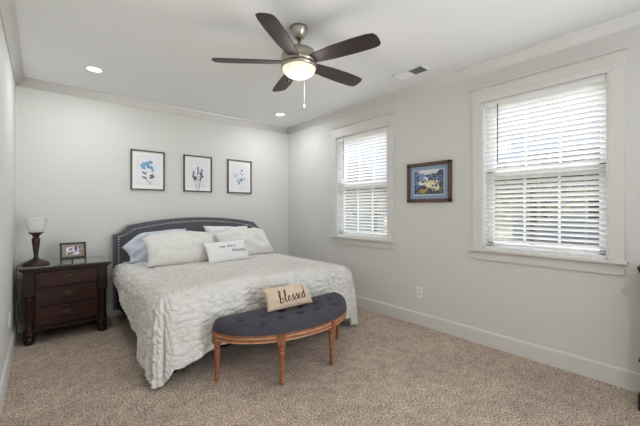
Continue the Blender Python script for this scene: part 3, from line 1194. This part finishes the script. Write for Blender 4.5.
# ------------------------------------------------------------------ outlets
def outlet(label, loc, rz):
    o = thing('wall_outlet', label, 'outlet', loc, (0, 0, rz))
    bm = B()
    box(bm, -0.006, 0.0, -0.036, 0.036, -0.058, 0.058, 0.002)
    obj('cover_plate', bm, M['white'], o)
    for z in (-0.022, 0.022):
        bm = B()
        box(bm, -0.0085, -0.005, -0.017, 0.017, z - 0.016, z + 0.016, 0.002)
        r = obj('receptacle', bm, M['trim'], o)
        bm = B()
        for y in (-0.007, 0.007):
            box(bm, -0.0090, -0.0082, y - 0.0014, y + 0.0014, z - 0.002, z + 0.008)
        box(bm, -0.0090, -0.0082, -0.003, 0.003, z - 0.012, z - 0.006)
        obj('slots', bm, M['black'], r)
    return o


outlet('white duplex outlet low on the wall under the painting', (XR, 2.158, 0.378), 0)
outlet('white outlet low on the left wall beside the nightstand', (XL, 3.93, 0.375), PI)

# ------------------------------------------------------------------ ceiling fan
FX, FY = 1.53, 2.07
fan = thing('ceiling_fan', 'brushed nickel ceiling fan with five dark walnut blades and lit globe', 'ceiling fan', (FX, FY, H))
bm = B()
lathe(bm, [(0.028, -0.088), (0.040, -0.078), (0.056, -0.048), (0.066, -0.016), (0.068, 0.0)], 32)
obj('canopy', bm, M['nickel'], fan)
bm = B()
lathe(bm, [(0.013, -0.165), (0.013, -0.085)], 16)
obj('downrod', bm, M['nickel'], fan)
bm = B()
lathe(bm, [(0.110, -0.292), (0.136, -0.290), (0.142, -0.284), (0.142, -0.262), (0.138, -0.258), (0.134, -0.256), (0.138, -0.240), (0.136, -0.215), (0.122, -0.190), (0.090, -0.172), (0.045, -0.162), (0.030, -0.150), (0.026, -0.138), (0.016, -0.132)], 48)
obj('motor_housing', bm, M['nickel'], fan)
bm = B()
lathe(bm, [(0.136, -0.256 + 0.0), (0.1385, -0.256), (0.1385, -0.259), (0.136, -0.259)], 48)
obj('slot_ring', bm, M['nickel_dark'], fan)
bm = B()
lathe(bm, [(0.128, -0.322), (0.137, -0.318), (0.140, -0.300), (0.138, -0.292), (0.120, -0.290)], 48)
obj('light_fitter', bm, M['nickel'], fan)
bm = B()
gp = [(0.001, -0.396)]
for k in range(1, 13):
    a = PI / 2 * k / 12
    gp.append((0.130 * math.sin(a), -0.318 - 0.078 * math.cos(a)))
lathe(bm, gp, 40, cap=False)
obj('light_globe', bm, M['globe'], fan)
# blade outline along +x, width along y
BLO = [(0.115, -0.040), (0.16, -0.055), (0.30, -0.070), (0.48, -0.077), (0.60, -0.075), (0.645, -0.066), (0.662, -0.040), (0.665, 0.0), (0.662, 0.040), (0.645, 0.060),
       (0.60, 0.066), (0.48, 0.068), (0.30, 0.062), (0.16, 0.050), (0.115, 0.040)]
for k in range(5):
    bm = B()
    prism(bm, BLO, 'z', -0.004, 0.004)
    bmesh.ops.bevel(bm, geom=[e for e in bm.edges if abs(e.verts[0].co.z - e.verts[1].co.z) < 1e-6], offset=0.002, segments=2, affect='EDGES')
    bl_ = obj('blade', bm, M['blade'], fan, (0, 0, -0.272), (R_(-13), 0, R_(72 * k - 0.5)))
    bl_.rotation_mode = 'XYZ'
for (cx, cy, z0, z1, m, nm) in ((-0.136, -0.048, -0.450, -0.300, M['nickel'], 'bronze'), (0.115, 0.082, -0.560, -0.300, M['white'], 'white')):
    bm = B()
    tube(bm, [(cx, cy, z1), (cx, cy, z0)], 0.0011, 6)
    ch = obj('pull_chain', bm, m, fan)
    bm = B()
    lathe(bm, [(0.002, z0 + 0.006), (0.007, z0 - 0.004), (0.0075, z0 - 0.014), (0.003, z0 - 0.026)], 14, cx, cy)
    obj('pull_knob', bm, M['bronze'] if nm == 'bronze' else M['white'], ch)
light('fan_bulb', 'POINT', (FX, FY, H - 0.47), 6.5, (1.0, 0.95, 0.89), size=0.14)

# ------------------------------------------------------------------ recessed lights
RL = [('round recessed ceiling light at the left above the nightstand', 0.397, 4.02), ('round recessed ceiling light in the far right ceiling corner', 2.71, 4.14),
      ('round recessed ceiling light added for fill behind the viewer at the left', 0.5, -0.7)]  # the last one is an unseen lamp added to lift the room light
for lab, x, y in RL:
    o = thing('recessed_light', lab, 'ceiling light', (x, y, H), group='recessed ceiling lights')
    bm = B()
    lathe(bm, [(0.062, -0.003), (0.088, -0.004), (0.090, 0.0), (0.062, 0.0), (0.062, -0.003)], 36, cap=False)
    obj('trim_ring', bm, M['white'], o)
    bm = B()
    lathe(bm, [(0.001, -0.0022), (0.064, -0.0022)], 36, cap=False)
    obj('lens', bm, M['lens'], o)
    light('downlight_front' if y > 0 else 'downlight_rear_fill', 'AREA', (0, 0, -0.008), 6.8 if y > 0 else 16, (0.95, 0.975, 1.0), (0, 0, 0), 0.11, None, o)

# ------------------------------------------------------------------ ceiling register
v = thing('ceiling_vent', 'white ceiling air register near the window wall', 'vent', (2.922, 2.0, H))
hx, hy = 0.092, 0.178
bm = B()
t_ = 0.022
for s in (-1, 1):
    box(bm, s * (hx - t_ / 2) - t_ / 2, s * (hx - t_ / 2) + t_ / 2, -hy, hy, -0.006, 0.0, 0.002)
    box(bm, -hx, hx, s * (hy - t_ / 2) - t_ / 2, s * (hy - t_ / 2) + t_ / 2, -0.006, 0.0, 0.002)
box(bm, -hx, hx, -0.006, 0.006, -0.006, 0.0, 0.001)
obj('frame', bm, M['white'], v)
bm = B()
box(bm, -hx + 0.01, hx - 0.01, -hy + 0.01, hy - 0.01, -0.001, 0.0)
obj('duct_backing', bm, mat('duct_dark', lin(60, 60, 66), 0.9), v)
for y0, y1, tl in ((-hy + 0.022, -0.006, 40), (0.006, hy - 0.022, -40)):
    bm = B()
    nL = 9
    for k in range(nL):
        y = y0 + (y1 - y0) * (k + 0.5) / nL
        m = Matrix.Translation((0, y, -0.005)) @ Matrix.Rotation(R_(tl), 4, 'X')
        box(bm, -hx + 0.02, hx - 0.02, -0.008, 0.008, -0.0006, 0.0006, 0, 0, m)
    obj('louvers', bm, M['white'], v)

# ------------------------------------------------------------------ dresser at the right edge
dz = thing('dresser', 'dark dresser just entering at the right edge of the room', 'dresser', (3.159, -0.30, 0))
bm = B()
box(bm, -0.135, 0.135, -0.57, 0.575, 0.09, 0.915, 0.004)
obj('body', bm, M['dresser'], dz)
bm = B()
box(bm, -0.150, 0.140, -0.60, 0.605, 0.912, 0.930, 0.004)
box(bm, -0.156, 0.140, -0.61, 0.612, 0.930, 0.952, 0.006)
obj('top', bm, M['dresser'], dz)
bm = B()
box(bm, -0.150, 0.140, -0.59, 0.606, 0.322, 0.338, 0.004)
obj('waist_moulding', bm, M['dresser'], dz)
for x in (-0.118, 0.118):
    for y in (-0.57, 0.590):
        bm = B()
        box(bm, x - 0.03, x + 0.022, y - 0.026, y + 0.018, 0.0, 0.107, 0.003)
        obj('foot', bm, M['dresser'], dz)
for z0, z1 in ((0.12, 0.31), (0.35, 0.52), (0.54, 0.71), (0.73, 0.90)):
    bm = B()
    box(bm, -0.146, -0.130, -0.53, 0.53, z0, z1, 0.004)
    d_ = obj('drawer', bm, M['dresser'], dz)
    for y in (-0.3, 0.3):
        bm = B()
        bmesh.ops.create_icosphere(bm, subdivisions=2, radius=0.014, matrix=Matrix.Translation((-0.156, y, (z0 + z1) / 2)))
        smooth_all(bm)
        obj('knob', bm, M['pull'], d_)

# ------------------------------------------------------------------ outdoors
GZ = -0.55
bm = B()
box(bm, 3.6, 80, -50, 70, GZ - 0.2, GZ)
o = obj('lawn', bm, M['grass'])
tag(o, 'dry lawn outside beyond the windows', 'lawn', kind='structure')


def house(label, x, y, w, d, h, m):
    o = thing('house', label, 'house', (x, y, GZ), group='houses across the lawn')
    bm = B()
    box(bm, 0, d, -w / 2, w / 2, 0, h)
    wl = obj('wall', bm, m, o)
    bm = B()
    prism(bm, [(-0.5, h - 0.1), (d / 2, h + d * 0.35), (d + 0.5, h - 0.1)], 'y', -w / 2 - 0.4, w / 2 + 0.4)
    obj('roof', bm, M['roof'], o)
    for k in range(3):
        yy = -w / 2 + w * (k + 0.5) / 3
        bm = B()
        box(bm, -0.05, 0.02, yy - 0.6, yy + 0.6, h * 0.35, h * 0.35 + 1.5)
        wd = obj('window', bm, M['sash'], o)
        bm = B()
        box(bm, -0.07, -0.04, yy - 0.5, yy + 0.5, h * 0.35 + 0.1, h * 0.35 + 1.4)
        obj('pane', bm, M['pane_dark'], wd)
    return o


house('grey sided house seen through the blind of the window nearest the viewer', 24, 4.0, 9, 8, 3.2, M['siding'])
house('tan sided house seen through the nearer window behind trees', 30, 18.0, 10, 8, 3.4, M['siding_tan'])
house('pale grey house seen through the blind of the window nearer the bed', 16, 23.0, 9, 7, 3.4, M['siding'])


def tree(label, x, y, h, m, n_=420, r=1.6, seed=0, cat='tree', nm='tree'):
    rnd = random.Random(seed)
    o = thing(nm, label, cat, (x, y, GZ), group='trees outside')
    bm = B()
    tube(bm, [(0, 0, 0), (0.05, 0.02, h * 0.45), (0, 0.08, h * 0.8)], [0.12, 0.08, 0.02], 8)
    for k in range(9):
        a = rnd.uniform(0, 2 * PI)
        z = h * rnd.uniform(0.3, 0.65)
        L = r * rnd.uniform(0.6, 1.0)
        tube(bm, [(0.03, 0, z), (math.cos(a) * L * .5, math.sin(a) * L * .5, z + L * .45), (math.cos(a) * L, math.sin(a) * L, z + L * .7)], [0.04, 0.025, 0.008], 6)
    obj('trunk', bm, M['bark'], o)
    bm = B()
    for k in range(n_):
        while True:
            p = Vector((rnd.uniform(-1, 1), rnd.uniform(-1, 1), rnd.uniform(-1, 1)))
            if p.length < 1:
                break
        p = Vector((p.x * r, p.y * r, h * 0.64 + p.z * h * 0.36))
        s = rnd.uniform(0.07, 0.16)
        m4 = Matrix.Translation(p) @ Matrix.Rotation(rnd.uniform(0, 6), 4, Vector((rnd.random(), rnd.random(), rnd.random() + .1)).normalized())
        vs = [bm.verts.new(m4 @ Vector(q)) for q in ((-s, 0, 0), (0, -s * .5, s * .1), (s, 0, 0), (0, s * .5, s * .1))]
        bm.faces.new(vs)
    obj('foliage', bm, m, o)
    return o


tree('tan leaved tree outside the window nearest the viewer', 15.0, 4.6, 4.2, M['twig'], seed=1, r=1.9)
tree('dull green tree outside the window nearest the viewer', 17.0, 7.6, 3.6, M['shrub'], seed=2, r=1.5)
tree('small dull green tree outside the window nearer the bed', 10.5, 11.5, 3.4, M['shrub'], seed=3, r=1.2)
tree('tan leaved tree outside the window nearer the bed', 16.5, 14.0, 4.0, M['twig'], seed=4, r=1.5)
